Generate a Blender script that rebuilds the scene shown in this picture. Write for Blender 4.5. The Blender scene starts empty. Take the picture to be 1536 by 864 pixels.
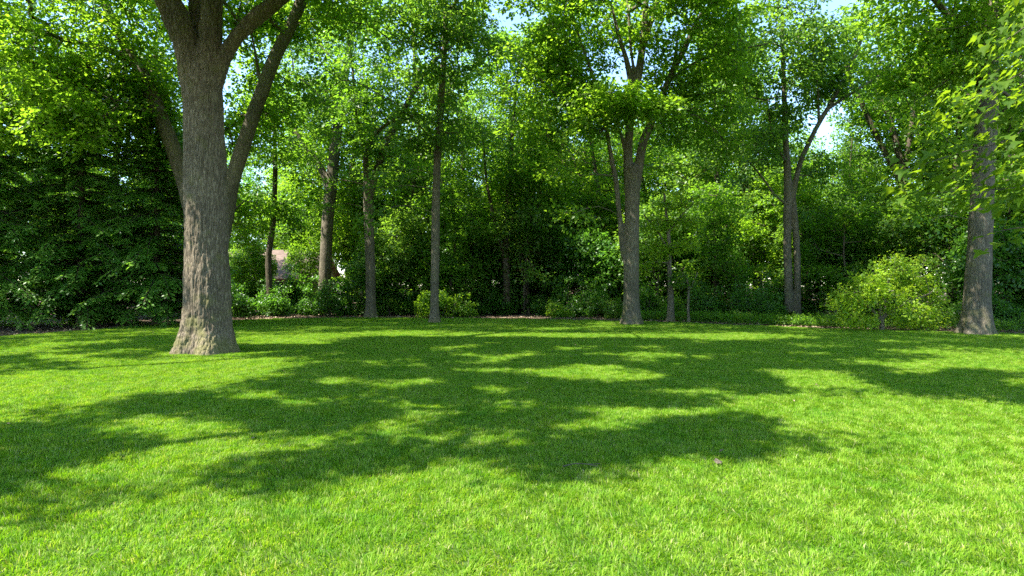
import bpy, math, random
import numpy as np
from mathutils import Vector

rng = np.random.default_rng(7)
random.seed(7)
SC = bpy.context.scene
COL = SC.collection
F, CX, HY, CAMH = 940.0, 768.0, 428.0, 1.6       # focal length / centre / horizon of the photograph, eye height


def W(x, y, d):
    """a point of the photograph at distance d -> metres"""
    return np.array([(x - CX) / F * d, d, CAMH + (HY - y) / F * d])


def gd(y):
    """distance of the ground seen on row y"""
    return CAMH * F / (y - HY)


def P(p):
    """metres -> photograph"""
    return CX + p[..., 0] / p[..., 1] * F, HY - (p[..., 2] - CAMH) / p[..., 1] * F


# ------------------------------------------------------------------ light direction
EL, AZ = math.radians(56), math.radians(23)       # sun from the left, a little on the camera's side
SUN = np.array([-math.cos(AZ) * math.cos(EL), -math.sin(AZ) * math.cos(EL), math.sin(EL)])

# ------------------------------------------------------------------ noise
def _h(ix, iy, iz, s):
    with np.errstate(over='ignore'):
        h = (ix.astype(np.uint32) * np.uint32(374761393) + iy.astype(np.uint32) * np.uint32(668265263)
             + iz.astype(np.uint32) * np.uint32(2147483647) + np.uint32((s * 974711 + 13) & 0xffffffff))
        h = (h ^ (h >> np.uint32(13))) * np.uint32(1274126177)
        h = (h ^ (h >> np.uint32(16))) * np.uint32(2246822519)
        h = h ^ (h >> np.uint32(15))
    return h.astype(np.float64) / 4294967295.0


def vnoise(p, s=0):
    p = np.asarray(p, float)
    i = np.floor(p).astype(np.int64)
    f = p - i
    f = f * f * (3 - 2 * f)
    r = 0
    for a in (0, 1):
        for b in (0, 1):
            for c in (0, 1):
                w = (f[:, 0] if a else 1 - f[:, 0]) * (f[:, 1] if b else 1 - f[:, 1]) * (f[:, 2] if c else 1 - f[:, 2])
                r = r + w * _h(i[:, 0] + a, i[:, 1] + b, i[:, 2] + c, s)
    return r


# ------------------------------------------------------------------ mesh + object helpers
def mesh(name, verts, faces, smooth=False):
    """faces: list of int arrays (n,k)"""
    verts = np.asarray(verts, np.float32)
    me = bpy.data.meshes.new(name)
    me.vertices.add(len(verts))
    me.vertices.foreach_set('co', verts.ravel())
    faces = [np.asarray(f, np.int32) for f in faces if len(f)]
    if faces:
        lens = np.concatenate([np.full(len(f), f.shape[1], np.int32) for f in faces])
        loops = np.concatenate([f.ravel() for f in faces])
        me.loops.add(len(loops))
        me.loops.foreach_set('vertex_index', loops)
        me.polygons.add(len(lens))
        st = np.zeros(len(lens), np.int32)
        st[1:] = np.cumsum(lens)[:-1]
        me.polygons.foreach_set('loop_start', st)
        if smooth:
            me.polygons.foreach_set('use_smooth', np.ones(len(lens), bool))
    me.update(calc_edges=True)
    return me


def obj(name, me, mat=None, parent=None):
    o = bpy.data.objects.new(name, me)
    COL.objects.link(o)
    if mat is not None:
        me.materials.append(mat)
    if parent is not None:
        o.parent = parent
    return o


def tag(o, label, cat, group=None):
    o['label'] = label
    o['category'] = cat
    if group:
        o['group'] = group
    return o


def thing(name, loc, label, cat, group=None, rotz=0.0):
    o = bpy.data.objects.new(name, None)
    o.empty_display_size = 0.3
    COL.objects.link(o)
    o.location = loc
    o.rotation_euler = (0, 0, rotz)
    return tag(o, label, cat, group)


def dup(root, loc, rotz, scale, label, group=None):
    r = root.copy()
    COL.objects.link(r)
    r.location = loc
    r.rotation_euler = (0, 0, rotz)
    r.scale = (scale,) * 3 if not isinstance(scale, tuple) else scale
    r['label'] = label
    if group:
        r['group'] = group
    for ch in list(root.children):
        c = ch.copy()
        COL.objects.link(c)
        c.parent = r
    return r


def cat_parts(parts):
    """[(verts,[faces])...] -> one"""
    vs, fs, o = [], [], 0
    for v, f in parts:
        vs.append(np.asarray(v, float))
        fs += [np.asarray(k) + o for k in f if len(k)]
        o += len(v)
    return np.concatenate(vs), fs


# ------------------------------------------------------------------ materials
def mat_new(name):
    m = bpy.data.materials.new(name)
    m.use_nodes = True
    nt = m.node_tree
    nt.nodes.clear()
    return m, nt, nt.nodes.new, nt.links.new


def ramp(nt, stops, interp='LINEAR'):
    r = nt.nodes.new('ShaderNodeValToRGB')
    r.color_ramp.interpolation = interp
    e = r.color_ramp.elements
    while len(e) < len(stops):
        e.new(0.5)
    for k, (p, c) in zip(e, stops):
        k.position = p
        k.color = (*c, 1)
    return r


def leaf_mat(name, cols, trans, tf=0.42, rough=0.42, spec=0.33):
    """cols: three base colours mixed leaf by leaf; trans: colour of the light that comes through"""
    m, nt, N, L = mat_new(name)
    g = N('ShaderNodeNewGeometry')
    r = ramp(nt, [(0.0, cols[0]), (0.5, tuple(k * 1.1 for k in cols[1])), (1.0, tuple(k * 1.25 for k in cols[2]))])
    L(g.outputs['Random Per Island'], r.inputs['Fac'])
    p = N('ShaderNodeBsdfPrincipled')
    p.inputs['Roughness'].default_value = rough
    p.inputs['Specular IOR Level'].default_value = spec
    L(r.outputs['Color'], p.inputs['Base Color'])
    t = N('ShaderNodeBsdfTranslucent')
    mx = N('ShaderNodeMix')
    mx.data_type = 'RGBA'
    mx.blend_type = 'MIX'
    mx.inputs['Factor'].default_value = 0.3
    mx.inputs['A'].default_value = (*(min(.9, k * 1.22) for k in trans), 1)
    L(r.outputs['Color'], mx.inputs['B'])
    L(mx.outputs['Result'], t.inputs['Color'])
    ms = N('ShaderNodeMixShader')
    ms.inputs['Fac'].default_value = tf + 0.04
    L(p.outputs[0], ms.inputs[1])
    L(t.outputs[0], ms.inputs[2])
    o = N('ShaderNodeOutputMaterial')
    L(ms.outputs[0], o.inputs['Surface'])
    return m


def bark_mat(name, c1, c2, scale=1.0, moss=0.0, bump=0.6):
    m, nt, N, L = mat_new(name)
    tc = N('ShaderNodeTexCoord')
    mp = N('ShaderNodeMapping')
    mp.inputs['Scale'].default_value = (22 * scale, 22 * scale, 3.2 * scale)
    L(tc.outputs['Object'], mp.inputs['Vector'])
    n = N('ShaderNodeTexNoise')
    n.inputs['Scale'].default_value = 1.0
    n.inputs['Detail'].default_value = 5
    n.inputs['Roughness'].default_value = 0.62
    n.inputs['Distortion'].default_value = 0.7
    L(mp.outputs[0], n.inputs['Vector'])
    n2 = N('ShaderNodeTexNoise')
    n2.inputs['Scale'].default_value = 0.9
    n2.inputs['Detail'].default_value = 4
    L(tc.outputs['Object'], n2.inputs['Vector'])
    f1 = N('ShaderNodeMath')
    f1.operation = 'MULTIPLY_ADD'
    f1.inputs[1].default_value = 5.0
    f1.inputs[2].default_value = -2.5
    L(n.outputs['Fac'], f1.inputs[0])
    fa = N('ShaderNodeMath')
    fa.operation = 'ABSOLUTE'
    fa.use_clamp = True
    L(f1.outputs[0], fa.inputs[0])
    r = ramp(nt, [(0.0, c1), (0.55, c2), (1.0, tuple(k * 1.15 for k in c2))])
    L(fa.outputs[0], r.inputs['Fac'])
    r2 = ramp(nt, [(0.35, (0.72, 0.72, 0.68)), (0.7, (1.12, 1.1, 1.05))])
    L(n2.outputs['Fac'], r2.inputs['Fac'])
    mul = N('ShaderNodeMix')
    mul.data_type = 'RGBA'
    mul.blend_type = 'MULTIPLY'
    mul.inputs['Factor'].default_value = 1
    L(r.outputs['Color'], mul.inputs['A'])
    L(r2.outputs['Color'], mul.inputs['B'])
    col = mul.outputs['Result']
    # moss and lichen near the foot and in streaks
    n3 = N('ShaderNodeTexNoise')
    n3.inputs['Scale'].default_value = 2.6
    n3.inputs['Detail'].default_value = 6
    L(tc.outputs['Object'], n3.inputs['Vector'])
    sx = N('ShaderNodeSeparateXYZ')
    L(tc.outputs['Object'], sx.inputs[0])
    mr = N('ShaderNodeMapRange')
    mr.inputs['From Min'].default_value = 0.0
    mr.inputs['From Max'].default_value = 1.6
    mr.inputs['To Min'].default_value = 0.16
    mr.inputs['To Max'].default_value = 0.0
    L(sx.outputs['Z'], mr.inputs['Value'])
    ad = N('ShaderNodeMath')
    ad.operation = 'ADD'
    L(n3.outputs['Fac'], ad.inputs[0])
    L(mr.outputs[0], ad.inputs[1])
    r3 = ramp(nt, [(0.56, (0, 0, 0)), (0.72, (moss, moss, moss))])
    L(ad.outputs[0], r3.inputs['Fac'])
    mm = N('ShaderNodeMix')
    mm.data_type = 'RGBA'
    L(r3.outputs['Color'], mm.inputs['Factor'])
    L(col, mm.inputs['A'])
    mm.inputs['B'].default_value = (0.13, 0.135, 0.035, 1)
    b = N('ShaderNodeBump')
    b.inputs['Strength'].default_value = bump
    b.inputs['Distance'].default_value = 0.02
    L(fa.outputs[0], b.inputs['Height'])
    p = N('ShaderNodeBsdfPrincipled')
    p.inputs['Roughness'].default_value = 0.9
    p.inputs['Specular IOR Level'].default_value = 0.15
    L(mm.outputs['Result'], p.inputs['Base Color'])
    L(b.outputs[0], p.inputs['Normal'])
    o = N('ShaderNodeOutputMaterial')
    L(p.outputs[0], o.inputs['Surface'])
    return m


def noise_mat(name, stops, scale=3.0, detail=6, rough=0.95, bump=0.0, stretch=(1, 1, 1), island=False):
    m, nt, N, L = mat_new(name)
    tc = N('ShaderNodeTexCoord')
    mp = N('ShaderNodeMapping')
    mp.inputs['Scale'].default_value = stretch
    L(tc.outputs['Object'], mp.inputs['Vector'])
    n = N('ShaderNodeTexNoise')
    n.inputs['Scale'].default_value = scale
    n.inputs['Detail'].default_value = detail
    n.inputs['Roughness'].default_value = 0.65
    L(mp.outputs[0], n.inputs['Vector'])
    r = ramp(nt, stops)
    if island:
        g = N('ShaderNodeNewGeometry')
        L(g.outputs['Random Per Island'], r.inputs['Fac'])
    else:
        L(n.outputs['Fac'], r.inputs['Fac'])
    p = N('ShaderNodeBsdfPrincipled')
    p.inputs['Roughness'].default_value = rough
    p.inputs['Specular IOR Level'].default_value = 0.2
    L(r.outputs['Color'], p.inputs['Base Color'])
    if bump:
        b = N('ShaderNodeBump')
        b.inputs['Strength'].default_value = bump
        b.inputs['Distance'].default_value = 0.03
        L(n.outputs['Fac'], b.inputs['Height'])
        L(b.outputs[0], p.inputs['Normal'])
    o = N('ShaderNodeOutputMaterial')
    L(p.outputs[0], o.inputs['Surface'])
    return m


def grass_mat():
    m, nt, N, L = mat_new('grass_blades')
    g = N('ShaderNodeNewGeometry')
    r = ramp(nt, [(0.0, (0.070, 0.165, 0.006)), (0.45, (0.119, 0.236, 0.010)), (0.85, (0.188, 0.300, 0.022)),
                  (0.95, (0.23, 0.28, 0.07)), (1.0, (0.32, 0.31, 0.14))])
    L(g.outputs['Random Per Island'], r.inputs['Fac'])
    n = N('ShaderNodeTexNoise')
    n.inputs['Scale'].default_value = 1.1
    n.inputs['Detail'].default_value = 4
    n.inputs['Roughness'].default_value = 0.6
    L(g.outputs['Position'], n.inputs['Vector'])
    nb_ = N('ShaderNodeTexNoise')
    nb_.inputs['Scale'].default_value = 6.0
    nb_.inputs['Detail'].default_value = 3
    L(g.outputs['Position'], nb_.inputs['Vector'])
    av = N('ShaderNodeMath')
    av.operation = 'MULTIPLY_ADD'
    av.inputs[1].default_value = 0.55
    L(nb_.outputs['Fac'], av.inputs[0])
    sc2 = N('ShaderNodeMath')
    sc2.operation = 'MULTIPLY'
    sc2.inputs[1].default_value = 0.6
    L(n.outputs['Fac'], sc2.inputs[0])
    L(sc2.outputs[0], av.inputs[2])
    r2 = ramp(nt, [(0.38, (0.62, 0.84, 0.62)), (0.54, (0.95, 0.98, 0.95)), (0.62, (1.10, 1.05, 1.15)), (0.74, (1.38, 1.16, 1.7))])
    L(av.outputs[0], r2.inputs['Fac'])
    mul = N('ShaderNodeMix')
    mul.data_type = 'RGBA'
    mul.blend_type = 'MULTIPLY'
    mul.inputs['Factor'].default_value = 1
    L(r.outputs['Color'], mul.inputs['A'])
    L(r2.outputs['Color'], mul.inputs['B'])
    p = N('ShaderNodeBsdfPrincipled')
    p.inputs['Roughness'].default_value = 0.5
    p.inputs['Specular IOR Level'].default_value = 0.14
    L(mul.outputs['Result'], p.inputs['Base Color'])
    t = N('ShaderNodeBsdfTranslucent')
    tm = N('ShaderNodeMix')
    tm.data_type = 'RGBA'
    tm.blend_type = 'MULTIPLY'
    tm.inputs['Factor'].default_value = 1
    L(mul.outputs['Result'], tm.inputs['A'])
    tm.inputs['B'].default_value = (1.9, 1.9, 0.7, 1)
    L(tm.outputs['Result'], t.inputs['Color'])
    ms = N('ShaderNodeMixShader')
    ms.inputs['Fac'].default_value = 0.42
    L(p.outputs[0], ms.inputs[1])
    L(t.outputs[0], ms.inputs[2])
    o = N('ShaderNodeOutputMaterial')
    L(ms.outputs[0], o.inputs['Surface'])
    return m


M_BIG = bark_mat('furrowed_bark', (0.085, 0.068, 0.047), (0.235, 0.194, 0.142), 1.0, 0.5, 0.6)
M_BARK = bark_mat('woodland_bark', (0.045, 0.038, 0.027), (0.13, 0.108, 0.078), 1.3, 0.35, 0.7)
M_PALE = bark_mat('pale_bark', (0.070, 0.061, 0.045), (0.205, 0.178, 0.133), 1.2, 0.3, 0.7)
M_TWIG = bark_mat('twig_bark', (0.05, 0.042, 0.03), (0.13, 0.11, 0.08), 2.0, 0.0, 0.3)
L_OAK = leaf_mat('leaf_mid_green', [(0.038, 0.098, 0.010), (0.058, 0.134, 0.013), (0.094, 0.170, 0.018)], (0.24, 0.47, 0.018), 0.5)
L_SUN = leaf_mat('leaf_sunny_green', [(0.050, 0.122, 0.010), (0.077, 0.163, 0.013), (0.122, 0.200, 0.020)], (0.32, 0.55, 0.02), 0.52)
L_COOL = leaf_mat('leaf_cool_green', [(0.036, 0.092, 0.013), (0.055, 0.125, 0.018), (0.088, 0.160, 0.026)], (0.26, 0.46, 0.025), 0.48)
L_DARK = leaf_mat('leaf_dark_green', [(0.028, 0.090, 0.010), (0.045, 0.120, 0.014), (0.075, 0.155, 0.020)], (0.17, 0.40, 0.02), 0.44, 0.36, 0.45)
L_LIME = leaf_mat('leaf_yellow_green', [(0.088, 0.178, 0.010), (0.130, 0.228, 0.014), (0.19, 0.27, 0.022)], (0.48, 0.68, 0.03), 0.5)
L_HEM = leaf_mat('hemlock_spray', [(0.050, 0.130, 0.020), (0.072, 0.170, 0.026), (0.115, 0.215, 0.034)], (0.24, 0.48, 0.03), 0.45, 0.4, 0.45)
L_MAPLE = leaf_mat('maple_leaf', [(0.024, 0.060, 0.005), (0.038, 0.080, 0.006), (0.070, 0.115, 0.009)], (0.26, 0.40, 0.01), 0.45, 0.6, 0.12)
M_GRASS = grass_mat()
M_TURF = noise_mat('turf_soil', [(0.3, (0.030, 0.060, 0.010)), (0.7, (0.055, 0.100, 0.014))], 14, 6)
M_MULCH = noise_mat('mulch', [(0.3, (0.045, 0.030, 0.020)), (0.55, (0.10, 0.068, 0.045)), (0.75, (0.20, 0.145, 0.10))], 9, 8, 0.95, 0.8)
M_LITTER = noise_mat('litter_flake', [(0.0, (0.07, 0.045, 0.03)), (0.6, (0.19, 0.13, 0.085)), (1.0, (0.36, 0.28, 0.20))], 4, 3, 0.9, 0, (1, 1, 1), True)
M_ROOF = noise_mat('weathered_shingle', [(0.3, (0.10, 0.066, 0.05)), (0.7, (0.25, 0.18, 0.14))], 2.5, 8, 0.9, 0.4, (1, 1, 4))
M_GROOF = noise_mat('grey_shingle', [(0.3, (0.30, 0.29, 0.29)), (0.7, (0.50, 0.49, 0.50))], 2.5, 8, 0.9, 0.4, (1, 1, 4))
M_WALL = noise_mat('house_siding', [(0.3, (0.20, 0.15, 0.11)), (0.7, (0.26, 0.20, 0.15))], 2, 4, 0.8)
M_TRIM = noise_mat('painted_trim', [(0.3, (0.55, 0.52, 0.46)), (0.7, (0.62, 0.6, 0.54))], 3, 3, 0.6)
M_GLASS = noise_mat('window_glass', [(0.3, (0.02, 0.025, 0.03)), (0.7, (0.03, 0.035, 0.04))], 1, 2, 0.08)

# ------------------------------------------------------------------ tubes, limbs, growth
def catmull(pts, step=0.14):
    pts = np.asarray(pts, float)
    if len(pts) < 3:
        n = max(2, int(np.linalg.norm(pts[1, :3] - pts[0, :3]) / step) + 1)
        t = np.linspace(0, 1, n)[:, None]
        return pts[0] * (1 - t) + pts[1] * t
    e = np.vstack([2 * pts[0] - pts[1], pts, 2 * pts[-1] - pts[-2]])
    out = []
    for i in range(1, len(e) - 2):
        n = max(2, int(np.linalg.norm(e[i + 1, :3] - e[i, :3]) / step))
        t = (np.arange(n) / n)[:, None]
        p0, p1, p2, p3 = e[i - 1], e[i], e[i + 1], e[i + 2]
        out.append(0.5 * (2 * p1 + (p2 - p0) * t + (2 * p0 - 5 * p1 + 4 * p2 - p3) * t * t + (3 * p1 - p0 - 3 * p2 + p3) * t ** 3))
    out.append(pts[-1:])
    r = np.vstack(out)
    r[:, 3] = np.maximum(r[:, 3], 0.004)
    return r


def tube(pr, sides=16, flare=None):
    """pr (n,4): centre line and radius -> closed tube"""
    c, r = pr[:, :3], pr[:, 3]
    n = len(c)
    t = np.gradient(c, axis=0)
    t /= np.linalg.norm(t, axis=1)[:, None] + 1e-9
    ref = np.array([0.0, 1.0, 0.0])
    if abs(t[0] @ ref) > 0.9:
        ref = np.array([1.0, 0, 0])
    u = np.cross(t, ref)
    u /= np.linalg.norm(u, axis=1)[:, None] + 1e-9
    v = np.cross(t, u)
    a = np.linspace(0, 2 * np.pi, sides, endpoint=False)
    rr = np.repeat(r[:, None], sides, 1)
    if flare is not None:
        rr = rr * flare(c[:, 2][:, None], a[None, :])
    vs = c[:, None, :] + rr[..., None] * (np.cos(a)[None, :, None] * u[:, None, :] + np.sin(a)[None, :, None] * v[:, None, :])
    vs = vs.reshape(-1, 3)
    i, j = np.meshgrid(np.arange(n - 1), np.arange(sides), indexing='ij')
    i, j = i.ravel(), j.ravel()
    q = np.stack([i * sides + j, i * sides + (j + 1) % sides, (i + 1) * sides + (j + 1) % sides, (i + 1) * sides + j], 1)
    vs = np.vstack([vs, c[:1] - t[:1] * r[0] * 0.3, c[-1:] + t[-1:] * r[-1] * 0.6])
    k = np.arange(sides)
    b0, b1 = len(vs) - 2, len(vs) - 1
    c0 = np.stack([np.full(sides, b0), (k + 1) % sides, k], 1)
    c1 = np.stack([np.full(sides, b1), (n - 1) * sides + k, (n - 1) * sides + (k + 1) % sides], 1)
    return vs, [q, np.vstack([c0, c1])]


def fuse(verts, faces, voxel, smooth_it=4):
    """union of overlapping closed tubes as one smooth skin"""
    o = obj('fuse_tmp', mesh('fuse_tmp', verts, faces))
    md = o.modifiers.new('r', 'REMESH')
    md.mode = 'VOXEL'
    md.voxel_size = voxel
    if smooth_it:
        s = o.modifiers.new('s', 'SMOOTH')
        s.iterations = smooth_it
        s.factor = 0.5
    dg = bpy.context.evaluated_depsgraph_get()
    me = bpy.data.meshes.new_from_object(o.evaluated_get(dg))
    old = o.data
    bpy.data.objects.remove(o)
    bpy.data.meshes.remove(old)
    n = len(me.vertices)
    co = np.empty(n * 3, np.float32)
    me.vertices.foreach_get('co', co)
    no = np.empty(n * 3, np.float32)
    me.vertices.foreach_get('normal', no)
    k = np.empty(len(me.loops), np.int32)
    me.loops.foreach_get('vertex_index', k)
    lt = np.empty(len(me.polygons), np.int32)
    me.polygons.foreach_get('loop_total', lt)
    bpy.data.meshes.remove(me)
    assert (lt == 4).all()
    return co.reshape(-1, 3).astype(float), no.reshape(-1, 3).astype(float), k.reshape(-1, 4)


def bark_relief(co, no, amp, kx, kz):
    q = co * np.array([kx, kx, kz])
    wrp = (vnoise(co * np.array([3.0, 3.0, 1.6]), 5)[:, None] - 0.5) * 1.3
    a = np.minimum(1, np.abs(2 * vnoise(q + wrp, 1) - 1) * 2.2) ** 0.7
    b = np.minimum(1, np.abs(2 * vnoise(q * np.array([1.9, 1.9, 2.3]) - wrp, 2) - 1) * 2.2) ** 0.7
    h = (0.65 * a + 0.35 * b) - 0.7
    lump = vnoise(co * 1.7, 3) - 0.5
    return co + no * (h[:, None] * amp + lump[:, None] * amp * 1.3)


def grow(limbs, targets, alpha=0.22, step=0.5, sag=0.10, rk=0.0075, rmax=0.07):
    """join every target to the nearest limb or branch; returns branch mesh arrays and twig directions at the targets"""
    base = np.vstack([l[:, :3] for l in limbs])
    M = len(base)
    cap = M + len(targets) * 24
    pos = np.zeros((cap, 3))
    par = np.full(cap, -1)
    ln = np.zeros(cap)
    pos[:M] = base
    ln[:M] = np.concatenate([np.linspace(0.5, 0.0, len(l)) * 3 for l in limbs])   # prefer outer parts of the limbs
    n = M
    d0 = np.min(np.linalg.norm(targets[:, None, :] - base[None, ::3, :], axis=2), axis=1)
    order = np.argsort(d0)
    tip = np.zeros(len(targets), int)
    for k in order:
        t = targets[k]
        v = t - pos[:n]
        d = np.linalg.norm(v, axis=1)
        cost = d + alpha * ln[:n] + np.maximum(0, -v[:, 2]) * 0.35
        j = int(np.argmin(cost))
        dd = d[j]
        m = min(20, max(1, int(dd / step)))
        jit = rng.normal(0, 0.05 * dd, 3)
        prev = j
        for i in range(1, m + 1):
            s = i / m
            p = pos[j] + (t - pos[j]) * s + (jit + np.array([0, 0, sag * dd])) * 4 * s * (1 - s) + (rng.normal(0, 0.03, 3) if i < m else 0)
            pos[n] = p
            par[n] = prev
            ln[n] = ln[prev] + dd / m
            prev = n
            n += 1
        tip[k] = n - 1
    cnt = np.zeros(n)
    cnt[tip] += 1
    for i in range(n - 1, M - 1, -1):
        cnt[par[i]] += cnt[i]
    idx = np.arange(M, n)
    pa = par[idx]
    r1 = np.minimum(rmax, rk * np.sqrt(np.maximum(cnt[idx], 1)))
    cp = np.where(pa < M, cnt[idx] * 1.3, cnt[pa])
    r0 = np.minimum(rmax * 1.1, rk * np.sqrt(np.maximum(cp, 1)))
    A, B = pos[pa], pos[idx]
    dirs = np.zeros((len(targets), 3))
    dirs[:] = pos[tip] - pos[par[tip]]
    return prisms(A, B, r0, r1), dirs


def prisms(A, B, r0, r1, s=5):
    d = B - A
    d /= np.linalg.norm(d, axis=1)[:, None] + 1e-9
    ref = np.where(np.abs(d[:, 2:3]) > 0.9, np.array([[1.0, 0, 0]]), np.array([[0, 0, 1.0]]))
    u = np.cross(d, ref)
    u /= np.linalg.norm(u, axis=1)[:, None] + 1e-9
    v = np.cross(d, u)
    a = np.linspace(0, 2 * np.pi, s, endpoint=False)
    ring = np.cos(a)[None, :, None] * u[:, None, :] + np.sin(a)[None, :, None] * v[:, None, :]
    V = np.concatenate([A[:, None, :] + ring * r0[:, None, None], B[:, None, :] + ring * r1[:, None, None]], 1)
    n = len(A)
    k = np.arange(s)
    q = np.stack([k, (k + 1) % s, (k + 1) % s + s, k + s], 1)
    Q = (np.arange(n) * 2 * s)[:, None, None] + q[None]
    return V.reshape(-1, 3), [Q.reshape(-1, 4)]


def nrm(v):
    return v / (np.linalg.norm(v, axis=-1, keepdims=True) + 1e-9)


def kites(p, a, nn, s, wid=0.36, fold=0.1, mid=0.42):
    """folded leaves: base p, axis a, normal nn, length s"""
    a = nrm(a)
    b = nrm(np.cross(nn, a))
    nn = np.cross(a, b)
    s = s[:, None]
    m = p + a * s * mid + nn * s * fold
    V = np.stack([p, m + b * s * wid, p + a * s, m - b * s * wid], 1)
    n = len(p)
    Q = (np.arange(n) * 4)[:, None, None] + np.array([[0, 1, 2], [0, 2, 3]])[None]
    return V.reshape(-1, 3), [Q.reshape(-1, 3)]


def sprays(cen, dirs, R=0.6, K=64, size=0.14, flat=0.16, droop=0.28, tilt=0.35, wid=0.36):
    """flat, slightly drooping sprays of leaves round the ends of the twigs"""
    n = len(cen)
    h = dirs.copy()
    h[:, 2] = 0
    u = nrm(h + rng.normal(0, 0.02, h.shape))
    w = nrm(np.array([0, 0, 1.0]) + rng.normal(0, tilt, (n, 3)) + u * 0.12)
    u = nrm(u - w * np.sum(u * w, 1)[:, None])
    v = np.cross(w, u)
    Rs = R * rng.uniform(0.65, 1.25, n)
    r = np.sqrt(rng.random((n, K))) * Rs[:, None]
    th = rng.random((n, K)) * 2 * np.pi
    cx, sy = np.cos(th), np.sin(th)
    out = cx[..., None] * u[:, None] + sy[..., None] * v[:, None]
    p = cen[:, None] + out * (r * 1.0)[..., None] + w[:, None] * (rng.normal(0, flat, (n, K)) * Rs[:, None])[..., None]
    p[..., 2] -= droop * r * r / Rs[:, None]
    ax = out + u[:, None] * 0.45 + rng.normal(0, 0.45, p.shape)
    ax[..., 2] -= 0.35
    nn = w[:, None] + out * 0.25 + rng.normal(0, 0.42, p.shape)
    s = size * rng.uniform(0.6, 1.25, (n, K))
    return kites(p.reshape(-1, 3), ax.reshape(-1, 3), nn.reshape(-1, 3), s.ravel(), wid)


GAPS = [(772, 10, 34), (1272, 218, 17), (1150, 105, 12), (745, 2, 16), (1010, 40, 10), (250, 275, 18), (262, 215, 10), (890, 395, 16), (380, 405, 24), (452, 412, 16), (1265, 0, 10)]


DENS = 1.3


def in_gap(p, grow_=0):
    x, y = P(p)
    g = np.zeros(len(p), bool)
    for cx, cy, r in GAPS:
        g |= (x - cx) ** 2 + (y - cy) ** 2 < (r + grow_) ** 2
    return g


def ellipsoid(c, rad, n, inner=0.3):
    v = nrm(rng.normal(0, 1, (n, 3)))
    r = (inner ** 3 + (1 - inner ** 3) * rng.random(n)) ** (1 / 3)
    return c + v * r[:, None] * np.asarray(rad)


def blobs(D, spec):
    """spec rows: (px, py, rx, ry, depth offset, depth radius, count)"""
    out = []
    for (x, y, rx, ry, dd, rd, n) in spec:
        d = D + dd
        c = W(x, y, d)
        t = ellipsoid(c, (rx / F * d, rd, ry / F * d), int(n * 1.5 * DENS))
        # uneven crown: drop what falls in the hollows of a noise field
        k = vnoise(t * 0.55, 11)
        t = t[np.argsort(-k)][:int(n * DENS)]
        out.append(t)
    t = np.vstack(out)
    t = t[~in_gap(t, 8)]
    return t[t[:, 2] > 0.5]


def limb(D, rows):
    """rows (px, py, width px [, depth offset])"""
    o = []
    for r in rows:
        d = D + (r[3] if len(r) > 3 else 0)
        o.append([*W(r[0], r[1], d), r[2] / F * d / 2 * 0.86])
    return catmull(o)


def tree(name, label, D, limbs, crown, leaf, bark=M_BARK, voxel=0.035, amp=0.012, leafsize=0.17, K=66, R=0.7,
         group='trees along the back of the lawn', extra=None, fl=0.35, rmax=0.07, tilt=0.35):
    limbs = [limb(D, l) if not isinstance(l, np.ndarray) else catmull(l) for l in limbs]
    base = limbs[0][0].copy()
    loc = np.array([base[0], base[1], 0.0])
    ph = rng.random(3) * 6
    rb = base[3]

    def flare(z, a):
        z = np.maximum(z, 0)
        e = np.exp(-z / (rb * 1.0))
        return 1 + fl * e + e * 0.2 * (np.cos(5 * a + ph[0]) + 0.7 * np.cos(3 * a + ph[1])) + 0.02 * np.cos(2 * a + ph[2])
    limbs[0] = np.vstack([np.array([[*(base[:2]), -0.3, base[3]]]), limbs[0]])
    for l in limbs[1:]:                                   # a little natural wander
        m = len(l)
        wob = np.cumsum(rng.normal(0, 0.004, (m, 3)), 0)
        l[:, :3] += wob
    parts = [tube(limbs[0], 40, flare)] + [tube(l, 20) for l in limbs[1:]]
    v, f = cat_parts(parts)
    co, no, q = fuse(v, f, voxel)
    co = bark_relief(co, no, amp, 20, 2.8)
    t = blobs(D, crown) if crown else np.zeros((0, 3))
    if extra is not None:
        t = np.vstack([t, extra])
    (bv, bf), dirs = grow(limbs, t, rmax=rmax)
    root = thing(name, loc, label, 'tree', group)
    tv, tf = cat_parts([(co, [q]), (bv, bf)])
    obj('trunk', mesh('trunk', tv - loc, tf, True), bark, root)
    lv, lf = sprays(t, dirs, R, K, leafsize, tilt=tilt)
    obj('crown', mesh('crown', lv - loc, lf), leaf, root)
    return root


# ------------------------------------------------------------------ shade on the lawn: which ground the big crown covers
def poly_mask(x, y, poly):
    c = np.zeros(len(x), bool)
    n = len(poly)
    for i in range(n):
        x0, y0 = poly[i]
        x1, y1 = poly[(i + 1) % n]
        if y0 == y1:
            continue
        k = ((y0 > y) != (y1 > y)) & (x < (x1 - x0) * (y - y0) / (y1 - y0) + x0)
        c ^= k
    return c


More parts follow.
